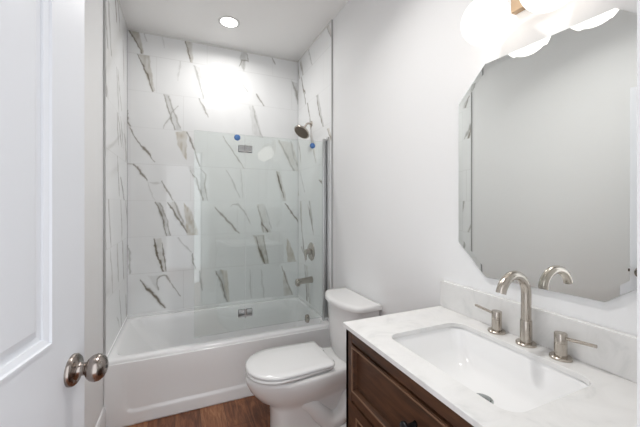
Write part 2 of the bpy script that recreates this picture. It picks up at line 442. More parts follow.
def paint(S, Z, veins, joints, seed):
    """S runs along the wall, Z up; returns linear rgb"""
    C = np.zeros(S.shape + (3,)); C[:] = (0.90, 0.91, 0.915)
    cloud = vnoise(S * 5, Z * 4, seed) * 0.5 + vnoise(S * 13 + Z * 4, Z * 9, seed + 3) * 0.5
    C *= (1 + 0.022 * cloud)[..., None]
    wx = S + 0.006 * vnoise(S * 24, Z * 24, seed + 1) + 0.0025 * vnoise(S * 80, Z * 80, seed + 2)
    wz = Z + 0.006 * vnoise(S * 38, Z * 38, seed + 4)
    mott = 0.75 + 0.35 * vnoise(S * 60, Z * 26, seed + 7)
    for v in veins:
        kind, col, al, row, pts = v[:5]
        z0, z1 = ROWS[row]; inrow = (Z >= z0) & (Z < z1)
        d, t = seg_dist(wx, wz, pts if kind == 'l' else pts + [pts[0]])
        if kind == 'l':
            w = v[5] * (0.55 + 0.9 * np.sin(PI * np.clip(t, 0.05, 0.95))) * (0.8 + 0.5 * vnoise(S * 30, Z * 30, seed + 9)) * 1.05
            a = np.clip(1 - (d / (w + 0.0012)) ** 2, 0, 1) * al + 0.16 * al * np.clip(1 - d / (w * 3.2), 0, 1)
        else:
            sd = np.where(inside(wx, wz, pts), -d, d)
            a = np.clip(0.5 - sd / 0.008, 0, 1) * al * mott
        a = np.clip(a * inrow, 0, 0.93)[..., None]
        C = C * (1 - a) + np.array(VCOL[col]) * a
    g = np.zeros(S.shape)
    for z0, _ in ROWS.values():
        g = np.maximum(g, np.clip(1 - np.abs(Z - z0) / 0.0032, 0, 1))
    for row, s0 in joints:
        z0, z1 = ROWS[row]
        g = np.maximum(g, np.clip(1 - np.abs(S - s0) / 0.003, 0, 1) * ((Z >= z0) & (Z < z1)))
    C = C * (1 - 0.42 * g)[..., None] + np.array((0.60, 0.60, 0.59)) * (0.42 * g)[..., None]
    return C

def tile_sheet(name, parent, fn, s0, s1, z0, z1, veins, joints, seed, step=0.0045):
    ns = int((s1 - s0) / step) + 1; nz = int((z1 - z0) / step) + 1
    s = np.linspace(s0, s1, ns); z = np.linspace(z0, z1, nz)
    S, Z = np.meshgrid(s, z)
    C = paint(S, Z, veins, joints, seed).reshape(-1, 3)
    co = fn(S.ravel(), Z.ravel()).astype(np.float32)
    idx = (np.arange(nz - 1)[:, None] * ns + np.arange(ns - 1)[None, :]).ravel()
    quads = np.stack([idx, idx + 1, idx + 1 + ns, idx + ns], 1).astype(np.int32)
    me = bpy.data.meshes.new(name)
    me.vertices.add(len(co)); me.vertices.foreach_set('co', co.ravel())
    me.loops.add(quads.size); me.loops.foreach_set('vertex_index', quads.ravel())
    me.polygons.add(len(quads))
    me.polygons.foreach_set('loop_start', np.arange(0, quads.size, 4, dtype=np.int32))
    me.update(calc_edges=True); me.validate()
    at = me.color_attributes.new('pattern', 'FLOAT_COLOR', 'POINT')
    at.data.foreach_set('color', np.concatenate([C, np.ones((len(C), 1))], 1).astype(np.float32).ravel())
    me.materials.append(M['tile'])
    o = bpy.data.objects.new(name, me); link(o, parent)
    md = o.modifiers.new('thickness', 'SOLIDIFY'); md.thickness = 0.0095; md.offset = -1
    return o

def random_veins(s0, s1, seed, boost=1.0):
    rnd = random.Random(seed); out = []; joints = []
    for ri, (row, (z0, z1)) in enumerate(ROWS.items()):
        k = s0 - 0.61 + ((ri * 0.203 + seed * 0.1) % 0.61)
        while k < s1:
            joints.append((row, k))
            for _ in range(rnd.choice((2, 2, 3))):
                a = k + rnd.uniform(0.02, 0.55); b_ = a + rnd.uniform(0.04, 0.16)
                zt, zb = z1, z0
                if rnd.random() < 0.4: zt = z0 + (z1 - z0) * rnd.uniform(0.5, 0.9)
                if rnd.random() < 0.4: zb = z0 + (z1 - z0) * rnd.uniform(0.05, 0.4)
                mid = ((a + b_) / 2 + rnd.uniform(-0.02, 0.02), (zt + zb) / 2)
                out.append(('l', rnd.choice('ddg'), rnd.uniform(0.45, 0.85), row, [(a, zt), mid, (b_, zb)], rnd.uniform(0.005, 0.010) * boost))
                if rnd.random() < 0.5:
                    w = rnd.uniform(0.02, 0.05)
                    out.append(('p', rnd.choice('gtb'), rnd.uniform(0.3, 0.6), row, [(a, zt), (a + w, zt), (b_ + w * 0.5, zb), (b_, zb)]))
            k += 0.61
    return out, joints

# ---------------------------------------------------------------- room shell
structure(MB().box(-1.2, 1.9, -1.2, YB + 0.12, -0.1, 0).build('floor', M['floor']))
structure(MB().box(XL - 0.12, XR + 0.12, YF - 0.12, YB + 0.12, H, H + 0.1).build('ceiling', M['ceiling']))
wall_left = structure(MB().box(XL - 0.12, XL, YF - 0.12, YB + 0.12, 0, H).build('wall_left', M['wall']))
wall_right = structure(MB().box(XR, XR + 0.12, YF - 0.12, YB + 0.12, 0, H).build('wall_right', M['wall']))
wall_back = structure(MB().box(XL, XR, YB, YB + 0.12, 0, H).build('wall_back', M['wall']))
DL, DR, DH = -0.378, 0.4235, 2.05
wf = MB().box(XL, DL, YF - 0.12, YF, 0, H).box(DR, XR, YF - 0.12, YF, 0, H).box(DL, DR, YF - 0.12, YF, DH, H)
structure(wf.build('wall_front', M['wall']))

T = 0.010
TILE_Z0 = RIM + 0.010
JB = [('A', 0.20), ('A', 0.81), ('B', 0.40), ('B', 1.01), ('B', -0.21), ('C', 0.0), ('C', 0.61), ('D', 0.20), ('D', 0.81),
      ('D', -0.41), ('E', 0.06), ('E', 0.67), ('F', -0.14), ('F', 0.47), ('G', 0.27), ('G', 0.88), ('H', 0.0), ('H', 0.61)]
tb = tile_sheet('marble_tile', wall_back, lambda s, z: np.stack([s, np.full_like(s, YB - T), z], 1), XL + T, XR - T, 0.36, H, VEINS, JB, 5)
vl, jl = random_veins(2.2, 3.1, 11, 1.8)
TLY = 2.228
tile_sheet('marble_tile', wall_left, lambda s, z: np.stack([np.full_like(s, XL + T), s, z], 1), TLY, YB - T, TILE_Z0, H, vl, jl, 21)
vr, jr = random_veins(2.2, 3.1, 17)
TRY = 2.249
# the right sheet runs the other way round so that its front faces the room
tile_sheet('marble_tile', wall_right, lambda s, z: np.stack([np.full_like(s, XR - T), (TRY + YB - T) - s, z], 1), TRY, YB - T, TILE_Z0, H, vr, jr, 31)
MB().box(XL, XL + T + 0.002, TLY - 0.005, TLY, TILE_Z0 - 0.012, H).build('tile_edge_strip', M['edge'], wall_left)
MB().box(XR - T - 0.002, XR, TRY - 0.007, TRY, TILE_Z0 - 0.012, H).build('tile_edge_strip', M['edge'], wall_right)
# pale caulk bead where the tile meets the ceiling
MB().box(XL + T, XR - T, YB - T - 0.006, YB - T, H - 0.012, H).build('top_bead', M['white_trim'], wall_back)
MB().box(XR - T - 0.006, XR - T, TRY, YB - T, H - 0.012, H).build('top_bead', M['white_trim'], wall_right)
MB().box(XL + T, XL + T + 0.006, TLY, YB - T, H - 0.012, H).build('top_bead', M['white_trim'], wall_left)

def baseboard(name, x0, y0, x1, y1, nx, ny):
    prof = [(0.0, 0.0), (0.014, 0.0), (0.014, 0.125), (0.011, 0.133), (0.011, 0.140), (0.006, 0.150), (0.0, 0.152)]
    loops = [[(x + nx * d, y + ny * d, z) for d, z in prof] for x, y in ((x0, y0), (x1, y1))]
    return structure(MB().loft(loops).build(name, M['trim']))
baseboard('baseboard_left', XL, YF, XL, TUB_Y - 0.002, 1, 0)
baseboard('baseboard_right', XR, 1.09, XR, TUB_Y - 0.002, -1, 0)
baseboard('baseboard_front', DR + 0.065, YF, XR - 0.014, YF, 0, 1)

# door casing on the room side and the jamb lining
def casing(name, x0, x1, z0, z1):
    return structure(MB().box(x0, x1, YF, YF + 0.018, z0, z1).build(name, M['trim'], bevel=0.004))
casing('trim_1', DR + 0.005, DR + 0.062, 0, DH + 0.06)
casing('trim_2', XL + 0.0005, DL - 0.005, 0, DH + 0.06)
casing('trim_3', DL - 0.005, DR + 0.005, DH + 0.005, DH + 0.06)
structure(MB().box(DR - 0.0, DR + 0.005, YF - 0.12, YF + 0.001, 0, DH).build('trim_4', M['trim']))

# ---------------------------------------------------------------- door, standing open against the left wall
a = math.radians(10)
door = thing('door_1', '', 'door'); del door['label']; del door['category']; door['kind'] = 'structure'
DW = 0.80
latch = Vector((-0.2267, 0.955, 0)); du = Vector((-math.sin(a), -math.cos(a), 0)); dn = Vector((math.cos(a), -math.sin(a), 0))
hinge_pt = latch + du * DW
door.location = hinge_pt
def dpt(u, d, z): return latch + du * u + dn * d + Vector((0, 0, z))
mb = MB()
panels = [(0.136, DW - 0.136, 1.064 - 0.012, 1.90 - 0.012), (0.136, DW - 0.136, 0.22, 0.80)]
prof = [(0.001, 0.003), (0.006, 0.003), (0.008, -0.001), (0.018, -0.006), (0.019, -0.010), (0.028, -0.012), (0.030, -0.012), (0.046, -0.004)]
panelled(mb, dpt(0, 0, 0.012), du, Vector((0, 0, 1)), dn, DW, 2.02, panels, prof)
panelled(mb, dpt(0, -0.035, 0.012), du, Vector((0, 0, 1)), -dn, DW, 2.02, panels, prof)
for (p, q) in (((0, 0.012), (DW, 0.012)), ((DW, 0.012), (DW, 2.032)), ((DW, 2.032), (0, 2.032)), ((0, 2.032), (0, 0.012))):
    mb.add([dpt(p[0], 0, p[1]), dpt(q[0], 0, q[1]), dpt(q[0], -0.035, q[1]), dpt(p[0], -0.035, p[1])], [(0, 1, 2, 3)])
slab = mb.build('door_slab', M['door'], door); local(slab, door)
bm = bmesh.new(); bm.from_mesh(slab.data); bmesh.ops.remove_doubles(bm, verts=bm.verts, dist=0.0002)
bmesh.ops.recalc_face_normals(bm, faces=bm.faces); bm.to_mesh(slab.data); bm.free()
KZ = 0.972
def door_knob(sign, off):
    k = MB()
    o = dpt(0.058, off, KZ)
    k.lathe([(0.0, 0.0), (0.0355, 0.0), (0.0355, 0.006), (0.032, 0.010), (0.024, 0.011), (0.017, 0.014), (0.0145, 0.020), (0.014, 0.027),
             (0.016, 0.031), (0.023, 0.035), (0.0285, 0.042), (0.0305, 0.050), (0.029, 0.058), (0.0235, 0.065), (0.016, 0.069), (0.009, 0.0705), (0.0, 0.071)],
            o, tuple(dn * sign), 40)
    kk = k.build('door_knob', M['knob'], door, smooth=True, auto=50); local(kk, door)
    b_ = MB().lathe([(0.0, 0.0), (0.0038, 0.0), (0.0038, 0.0012), (0, 0.0014)], o + dn * sign * 0.0708, tuple(dn * sign), 14).build('keyhole', M['dark'], kk)
    b_.matrix_parent_inverse = kk.matrix_parent_inverse.copy(); 
    b_.matrix_parent_inverse = Matrix.Identity(4)
    return kk
door_knob(1, 0.0); door_knob(-1, -0.035)
lt = MB()
lt.loft([[tuple(dpt(-0.0015 - e, -0.0175 + x, KZ + z)) for x, z in ((-0.011, -0.028), (0.011, -0.028), (0.011, 0.028), (-0.011, 0.028))] for e in (-0.001, 0.0006)])
lt.loft([[tuple(dpt(-0.0020 - e, -0.0175 + x, KZ + z)) for x, z in ((-0.006, -0.008), (0.006, -0.008), (0.006, 0.008), (-0.006, 0.008))] for e in (0.0, 0.009)])
local(lt.build('latch_plate', M['knob'], door), door)
for hz in (0.25, 1.02, 1.80):
    local(MB().tube([dpt(DW + 0.004, 0.004, hz - 0.045), dpt(DW + 0.004, 0.004, hz + 0.045)], 0.007, 14).build('hinge', M['knob'], door), door)

# ---------------------------------------------------------------- bathtub
TUBX0, TUBX1 = XL + 0.001, XR - 0.001
tub = thing('bathtub', 'white alcove bathtub with recessed apron, filling the tiled end of the room', 'bathtub', (0.325, 2.64, 0))
loops = []
yf = TUB_Y + 0.022
def tl(x0, x1, y0, y1, r, z): return rrect(x0, x1, y0, y1, r, z, 8)
loops.append(tl(TUBX0, TUBX1, yf, YB - T - 0.001, 0.004, 0.002))
loops.append(tl(TUBX0, TUBX1, yf, YB - T - 0.001, 0.004, RIM - 0.030))
loops.append(tl(TUBX0, TUBX1, TUB_Y + 0.0015, YB - T - 0.001, 0.004, RIM - 0.022))
loops.append(tl(TUBX0, TUBX1, TUB_Y + 0.002, YB - T - 0.001, 0.004, RIM - 0.012))
loops.append(tl(TUBX0 + 0.002, TUBX1 - 0.002, TUB_Y + 0.0055, YB - T - 0.003, 0.006, RIM - 0.004))
loops.append(tl(TUBX0 + 0.006, TUBX1 - 0.006, TUB_Y + 0.014, YB - T - 0.006, 0.01, RIM))
for d0, d1, d2, d3, r_, z_ in ((0.040, 0.045, 0.058, 0.045, 0.07, RIM), (0.046, 0.050, 0.064, 0.050, 0.075, RIM - 0.004), (0.053, 0.053, 0.068, 0.053, 0.08, RIM - 0.014),
                               (0.085, 0.058, 0.074, 0.058, 0.09, RIM - 0.06), (0.150, 0.068, 0.086, 0.068, 0.11, 0.26), (0.235, 0.082, 0.100, 0.082, 0.12, 0.165),
                               (0.300, 0.100, 0.120, 0.105, 0.12, 0.105), (0.350, 0.140, 0.160, 0.140, 0.11, 0.078), (0.43, 0.22, 0.24, 0.22, 0.08, 0.066)):
    loops.append(tl(XL + d0, XR - d1, TUB_Y + d2, YB - T - d3, r_, z_))
local(MB().loft(loops).build('tub_shell', M['tub'], tub, auto=50), tub)
# apron with a shallow recess
nx, nz = 120, 44
vs, fs = [], []
def sst(e0, e1, x):
    t = min(1, max(0, (x - e0) / (e1 - e0))); return t * t * (3 - 2 * t)
for j in range(nz + 1):
    for i in range(nx + 1):
        x = TUBX0 + (TUBX1 - TUBX0) * i / nx; z = 0.001 + (RIM - 0.022) * j / nz
        rx0, rx1, rz0, rz1, rr = XL + 0.105, XR - 0.105, 0.078, 0.345, 0.05
        qx = max(rx0 + rr - x, x - rx1 + rr, 0); qz = max(rz0 + rr - z, z - rz1 + rr, 0)
        dd = rr - math.hypot(qx, qz)
        dep = 0.009 * sst(-0.004, 0.014, dd) * (1 - 0.95 * sst(0.16, 0.345, z))
        vs.append((x, TUB_Y + 0.002 + dep, z))
for j in range(nz):
    for i in range(nx):
        k = j * (nx + 1) + i; fs.append((k, k + 1, k + nx + 2, k + nx + 1))
ap = mesh_obj('apron', vs, fs, M['tub'], tub, smooth=True); local(ap, tub)
md = ap.modifiers.new('t', 'SOLIDIFY'); md.thickness = 0.006; md.offset = -1
fl = MB().box(XL + 0.0005, XR - 0.0005, YB - T - 0.012, YB - T - 0.0005, RIM - 0.006, RIM + 0.022)
fl.box(XL + 0.0005, XL + 0.014, TUB_Y + 0.01, YB - T - 0.012, RIM - 0.006, RIM + 0.022)
fl.box(XR - 0.014, XR - 0.0005, TUB_Y + 0.112, YB - T - 0.012, RIM - 0.006, RIM + 0.022)
local(fl.build('tile_flange', M['tub'], tub, bevel=0.004), tub)
ovx = XR - 0.066
local(MB().lathe([(0, -0.012), (0.036, -0.012), (0.036, 0.008), (0.032, 0.014), (0.018, 0.017), (0, 0.0175)], (ovx, 2.63, 0.330), (-1, 0, 0.06), 32).build('overflow_plate', M['nickel'], tub, auto=40), tub)
local(MB().lathe([(0, 0), (0.035, 0), (0.035, 0.004), (0.028, 0.006), (0.010, 0.004), (0, 0.004)], (XR - 0.28, 2.645, 0.064), (0, 0, 1), 28).build('drain', M['nickel'], tub, auto=40), tub)

# ---------------------------------------------------------------- glass screen on the tub rim
GY, GB, GT = 2.325, RIM + 0.030, 1.862
scr = thing('tub_screen', 'frameless two panel glass screen standing on the front rim of the bathtub', 'shower screen', (1.05, GY, RIM))
def pane(name, x0, x1, rot=0):
    o = MB().box(x0, x1, -0.004, 0.004, GB, GT).build(name, M['glass'], scr)
    o.data.materials.append(M['glass_edge'])
    for p in o.data.polygons:
        if abs(p.normal.y) < 0.5: p.material_index = 1
    return o
fp = pane('fixed_pane', 0.418, 1.055); fp.matrix_parent_inverse = Matrix.Translation(-Vector(scr.location)); fp.location = (0, GY, 0)
SW = math.radians(2.6)
sp = pane('swinging_pane', -0.345, 0.0); sp.matrix_parent_inverse = Matrix.Translation(-Vector(scr.location)); sp.location = (0.412, GY, 0); sp.rotation_euler = (0, 0, SW)
local(MB().box(1.034, 1.050, GY - 0.014, GY + 0.014, RIM + 0.004, 1.885).build('pane_profile', M['rail'], scr, bevel=0.002), scr)
local(MB().box(1.052, XR - T - 0.0005, GY - 0.011, GY + 0.011, RIM + 0.026, 1.885).build('wall_profile', M['rail'], scr, bevel=0.002), scr)
local(MB().box(XR - T - 0.016, XR - T - 0.0005, GY - 0.040, GY - 0.034, RIM + 0.03, 1.895).box(XR - T - 0.016, XR - T - 0.0005, GY - 0.034, GY - 0.011, 1.87, 1.885).build('flange_strip', M['rail'], scr), scr)
for hz0, hz1 in ((0.537, 0.590), (1.735, 1.785)):
    hm = MB()
    for x0, x1 in ((0.365, 0.410), (0.420, 0.465)):
        for s_ in (-1, 1):
            y0, y1 = sorted((GY + s_ * 0.0045, GY + s_ * 0.013)); hm.box(x0, x1, y0, y1, hz0, hz1)
    h_ = hm.build('glass_hinge', M['chrome'], scr, bevel=0.003); local(h_, scr)
    pz = MB().tube([(0.415, GY - 0.012, hz0 - 0.006), (0.415, GY - 0.012, hz1 + 0.004)], 0.0055, 14).box(0.372, 0.458, GY - 0.0155, GY - 0.0125, hz0 + 0.002, hz0 + 0.012)
    pp = pz.build('hinge_pin', M['edge'], h_); 
for bx_, bz_ in ((0.357, 1.838), (0.944, 1.822)):
    local(MB().lathe([(0, 0), (0.022, 0), (0.022, 0.003), (0.018, 0.007), (0.009, 0.010), (0, 0.0105)], (bx_, GY - 0.0045 + (0.0 if bx_ > 0.4 else -0.001), bz_), (0, -1, 0), 24).build('blue_bumper', M['blue'], scr, auto=50), scr)

# ---------------------------------------------------------------- shower fittings
WX = XR - T
sh = thing('shower', 'brushed nickel round shower head on a curved arm high on the tiled right wall', 'shower head', (WX, 2.675, 2.09))
def P(name, mb_, mt, root, **kw):
    return local(mb_.build(name, mt, root, **kw), root)
P('wall_flange', MB().lathe([(0, 0), (0.030, 0), (0.028, 0.006), (0.014, 0.011), (0, 0.012)], (WX, 2.675, 2.09), (-1, 0, 0), 28), M['nickel'], sh, auto=40)
hc = Vector((0.984, 2.672, 2.012)); hax = Vector((-0.60, -0.22, -0.77)).normalized()
arm = smoothpath([(WX, 2.675, 2.09), (1.055, 2.675, 2.094), (1.03, 2.675, 2.085), tuple(hc - hax * 0.045 + Vector((0, 0, 0.002)))], 6)
P('shower_arm', MB().tube(arm, 0.009, 16), M['nickel'], sh, smooth=True)
P('spray_head', MB().lathe([(0, -0.052), (0.013, -0.050), (0.017, -0.040), (0.013, -0.032), (0.020, -0.026), (0.050, -0.016), (0.072, -0.006), (0.077, 0.004), (0.075, 0.010), (0.0, 0.010)], hc, tuple(hax), 40), M['nickel'], sh, auto=45)
fpx = MB().lathe([(0, 0.0095), (0.067, 0.0095), (0.065, 0.013), (0, 0.0135)], hc, tuple(hax), 40)
q = hax.to_track_quat('Z', 'Y')
for ring, cnt in ((0.018, 8), (0.034, 14), (0.050, 20)):
    for k in range(cnt):
        o_ = hc + q @ Vector((ring * math.cos(2*PI*k/cnt), ring * math.sin(2*PI*k/cnt), 0.0125))
        fpx.lathe([(0, 0), (0.0022, 0), (0.0014, 0.0035), (0, 0.0036)], o_, tuple(hax), 8)
P('spray_face', fpx, mat('spray_face_grey', (0.20, 0.165, 0.13, 1), 0.45, 0.5), sh, auto=40)

vv = thing('shower_valve', 'round brushed nickel shower valve with a lever, above the tub spout', 'shower valve', (WX, 2.675, 0.922))
P('escutcheon', MB().lathe([(0, 0), (0.083, 0), (0.082, 0.004), (0.074, 0.010), (0.030, 0.014), (0, 0.014)], (WX, 2.675, 0.922), (-1, 0, 0), 40), M['nickel'], vv, auto=40)
lev = MB().lathe([(0, 0.012), (0.028, 0.012), (0.026, 0.040), (0.022, 0.062), (0, 0.064)], (WX, 2.675, 0.922), (-1, 0, 0), 28)
lev.tube([(WX - 0.052, 2.672, 0.925), (WX - 0.060, 2.660, 0.895), (WX - 0.062, 2.652, 0.850)], [0.011, 0.009, 0.007], 14)
P('valve_lever', lev, M['nickel'], vv, auto=45)

ts = thing('tub_spout', 'brushed nickel tub spout on the tiled wall, between shower valve and tub rim', 'tub spout', (WX, 2.66, 0.665))
sl = []
for x, zc, ry, rz in ((WX, 0.668, 0.031, 0.031), (WX - 0.012, 0.668, 0.030, 0.030), (WX - 0.05, 0.667, 0.027, 0.027), (WX - 0.10, 0.664, 0.026, 0.026), (WX - 0.135, 0.660, 0.026, 0.027), (WX - 0.152, 0.657, 0.025, 0.029), (WX - 0.158, 0.655, 0.019, 0.022)):
    sl.append([(x, 2.66 + ry * math.cos(2*PI*k/24), zc + rz * math.sin(2*PI*k/24)) for k in range(24)])
P('spout_body', MB().loft(sl), M['nickel'], ts, auto=50)
P('spout_nozzle', MB().lathe([(0, 0), (0.017, 0), (0.019, 0.018), (0, 0.02)], (WX - 0.132, 2.66, 0.622), (0, 0, 1), 20), M['nickel'], ts, auto=40)

# ---------------------------------------------------------------- toilet
def egg(xf, xb, wm, wb, z, n=44, corner=0.05, smax=0.40):
    """outline of bowl or seat, front at xf (towards -x), straight back at xb"""
    half = []
    for k in range(n + 1):
        s_ = (1 - math.cos(PI * k / n)) / 2 if k < n else 1.0
        if s_ < smax: w = wm * (1 - (1 - s_ / smax) ** 2.15) ** (1 / 2.15)
        else:
            t = (s_ - smax) / (1 - smax); w = wm + (wb - wm) * t * t * (3 - 2 * t)
        x = xf + (xb - xf) * s_
        if xb - x < corner:
            e = 1 - (xb - x) / corner; w -= corner * (1 - math.sqrt(max(0, 1 - e * e)))
        half.append((x, w))
    pts = [(x, TC + w, z) for x, w in half] + [(x, TC - w, z) for x, w in reversed(half[1:])]
    return pts
toilet = thing('toilet', 'white two piece toilet with closed lid, between the bathtub and the vanity', 'toilet', (0.75, TC, 0))
lo = [egg(0.460, 1.03, 0.109, 0.060, 0.000, smax=0.14), egg(0.460, 1.03, 0.109, 0.060, 0.015, smax=0.14), egg(0.464, 1.03, 0.105, 0.050, 0.05, smax=0.14),
      egg(0.464, 1.03, 0.103, 0.045, 0.12, smax=0.14), egg(0.458, 1.03, 0.105, 0.045, 0.20, smax=0.16), egg(0.450, 1.03, 0.112, 0.055, 0.225, smax=0.22), egg(0.385, 1.035, 0.146, 0.085, 0.262, smax=0.33),
      egg(0.342, 1.04, 0.170, 0.110, 0.315), egg(0.325, 1.045, 0.180, 0.125, 0.350), egg(0.320, 1.045, 0.183, 0.130, 0.375),
      egg(0.321, 1.045, 0.182, 0.130, 0.388), egg(0.328, 1.04, 0.176, 0.125, 0.396), egg(0.345, 1.03, 0.160, 0.11, 0.398)]
body = MB().loft(lo)
for s_ in (-1, 1):
    y = TC + s_ * 0.055
    path = smoothpath([(0.55, y, 0.25), (0.66, y + s_ * 0.008, 0.205), (0.74, y + s_ * 0.01, 0.12), (0.81, y + s_ * 0.01, 0.062), (0.89, y + s_ * 0.008, 0.085), (0.94, y, 0.17), (0.99, y - s_ * 0.01, 0.24)], 7)
    body.tube(path, [0.046 + 0.008 * math.sin(PI * k / (len(path) - 1)) for k in range(len(path))], 18)
body.loft([rrect(0.68, 0.96, TC - 0.125, TC + 0.125, 0.05, z, 6) for z in (0.0, 0.022)] + [rrect(0.69, 0.95, TC - 0.115, TC + 0.115, 0.045, 0.036, 6)])
P('bowl', body, M['ceramic'], toilet, auto=60)
for s_ in (-1, 1):
    P('bolt_cap', MB().lathe([(0, 0), (0.016, 0), (0.015, 0.012), (0.009, 0.020), (0, 0.022)], (0.80, TC + s_ * 0.108, 0.033), (0, 0, 1), 20), M['ceramic'], toilet, auto=60)
P('seat', MB().loft([egg(0.332, 0.800, 0.170, 0.144, 0.405, corner=0.03), egg(0.322, 0.802, 0.180, 0.153, 0.411, corner=0.03), egg(0.322, 0.802, 0.180, 0.153, 0.418, corner=0.03), egg(0.327, 0.80, 0.175, 0.150, 0.423, corner=0.03)]), M['plastic'], toilet, auto=60)
P('lid', MB().loft([egg(0.334, 0.798, 0.168, 0.154, 0.4275, corner=0.02), egg(0.322, 0.800, 0.180, 0.165, 0.432, corner=0.02), egg(0.322, 0.800, 0.180, 0.165, 0.439, corner=0.02),
                    egg(0.330, 0.797, 0.172, 0.158, 0.446, corner=0.02), egg(0.37, 0.79, 0.14, 0.13, 0.4495, corner=0.02), egg(0.45, 0.74, 0.08, 0.07, 0.451, corner=0.02)]), M['plastic'], toilet, auto=60)
for s_ in (-1, 1):
    P('lid_hinge', MB().tube([(0.812, TC + s_ * 0.075 - 0.022, 0.418), (0.812, TC + s_ * 0.075 + 0.022, 0.418)], 0.013, 16), M['plastic'], toilet, auto=60)
def dee(xf, xb, hw, bow, z, r=0.03, n=30):
    """tank outline: bowed front, straight back"""
    pts = []
    for k in range(n + 1):
        u_ = -1 + 2 * k / n; y = hw * math.sin(u_ * PI / 2)
        t = abs(y / hw); x = xf + bow * t ** 2.2 + (r * (1 - math.sqrt(max(0, 1 - max(0, (t - (1 - r / hw)) / (r / hw)) ** 2))))
        pts.append((x, TC + y, z))
    for k in range(7):
        u_ = 1 - 2 * k / 6; pts.append((xb, TC + (hw - 0.004) * u_, z))
    return pts
tk = [dee(0.900, 1.066, 0.170, 0.04, 0.385), dee(0.885, 1.068, 0.190, 0.05, 0.41), dee(0.875, 1.068, 0.200, 0.055, 0.50), dee(0.868, 1.070, 0.205, 0.06, 0.66), dee(0.865, 1.070, 0.207, 0.06, 0.724)]
P('tank', MB().loft(tk), M['ceramic'], toilet, auto=55)
P('tank_lid', MB().loft([dee(0.856, 1.074, 0.214, 0.066, 0.7265), dee(0.847, 1.076, 0.223, 0.070, 0.731), dee(0.845, 1.076, 0.225, 0.070, 0.748), dee(0.848, 1.075, 0.222, 0.070, 0.757), dee(0.856, 1.07, 0.215, 0.068, 0.762), dee(0.88, 1.05, 0.19, 0.06, 0.764)]), M['ceramic'], toilet, auto=55)

# ---------------------------------------------------------------- vanity
VX, VY0, VY1, VZ = 0.582, 0.290, 1.083, 0.8805
van = thing('vanity_cabinet', 'dark stained wooden vanity cabinet against the right wall, under the white counter', 'cabinet', (0.83, 0.685, 0))
cb = MB()
cb.box(VX + 0.018, XR - 0.002, VY0 + 0.003, VY1 - 0.003, 0.10, VZ - 0.14).box(VX + 0.018, VX + 0.03, VY0 + 0.003, VY1 - 0.003, 0.10, VZ)
cb.box(VX, XR - 0.002, VY0, VY0 + 0.02, 0, VZ).box(VX, XR - 0.002, VY1 - 0.02, VY1, 0, VZ)
cb.box(VX, VX + 0.05, VY0, VY0 + 0.045, 0, VZ).box(VX, VX + 0.05, VY1 - 0.045, VY1, 0, VZ)
cb.box(VX + 0.001, VX + 0.02, VY0 + 0.045, VY1 - 0.045, 0.834, VZ)
cb.box(VX + 0.001, VX + 0.02, VY0 + 0.045, VY1 - 0.045, 0.616, 0.649)
cb.box(VX + 0.001, VX + 0.02, VY0 + 0.045, VY1 - 0.045, 0.09, 0.13)
P('carcass', cb, M['wood'], van, bevel=0.0015)
def front_piece(name, y0, y1, z0, z1, stile, root=van):
    mb_ = MB()
    w, h_ = y1 - y0, z1 - z0
    panelled(mb_, (VX - 0.004, y0, z0), (0, 1, 0), (0, 0, 1), (-1, 0, 0), w, h_, [(stile, w - stile, stile, h_ - stile)], [(0.003, -0.003), (0.005, -0.018), (0.006, -0.018)])
    x0, x1 = VX - 0.004, VX + 0.017
    for (p, q_) in (((y0, z0), (y1, z0)), ((y1, z0), (y1, z1)), ((y1, z1), (y0, z1)), ((y0, z1), (y0, z0))):
        mb_.add([(x0, p[0], p[1]), (x0, q_[0], q_[1]), (x1, q_[0], q_[1]), (x1, p[0], p[1])], [(0, 1, 2, 3)])
    o = mb_.build(name, M['wood'], root)
    bm = bmesh.new(); bm.from_mesh(o.data); bmesh.ops.remove_doubles(bm, verts=bm.verts, dist=0.0002)
    bmesh.ops.recalc_face_normals(bm, faces=bm.faces); bm.to_mesh(o.data); bm.free()
    local(o, root)
    bd = MB(); e = stile
    for (a0, a1, b0, b1) in ((y0 + e - .004, y1 - e + .004, z0 + e - .004, z0 + e + .001), (y0 + e - .004, y1 - e + .004, z1 - e - .001, z1 - e + .004),
                             (y0 + e - .004, y0 + e + .001, z0 + e + .001, z1 - e - .001), (y1 - e - .001, y1 - e + .004, z0 + e + .001, z1 - e - .001)):
        bd.box(VX - 0.0065, VX - 0.0035, a0, a1, b0, b1)
    b_ = bd.build('bead', M['bead'], o)
    return o
def pull(y, z, parent):
    k = MB().lathe([(0, 0), (0.009, 0), (0.007, 0.004), (0.006, 0.014), (0.010, 0.018), (0.0155, 0.022), (0.0165, 0.028), (0.013, 0.033), (0, 0.035)], (VX - 0.004, y, z), (-1, 0, 0), 26)
    return k.build('knob', M['black'], parent, smooth=True)
dr = front_piece('drawer', VY0 + 0.048, VY1 - 0.048, 0.652, 0.830, 0.009)
k1 = MB().lathe([(0, 0), (0.009, 0), (0.007, 0.004), (0.006, 0.026), (0.010, 0.030), (0.0155, 0.034), (0.0165, 0.040), (0.013, 0.045), (0, 0.047)], (VX + 0.014, 0.700, 0.742), (-1, 0, 0), 26)
k1.build('knob', M['black'], dr, smooth=True)
ym = (VY0 + VY1) / 2
for y0, y1, ky in ((VY0 + 0.048, ym - 0.002, ym - 0.03), (ym + 0.002, VY1 - 0.048, ym + 0.03)):
    d_ = front_piece('door', y0, y1, 0.134, 0.612, 0.040)
    pull(ky, 0.52, d_)

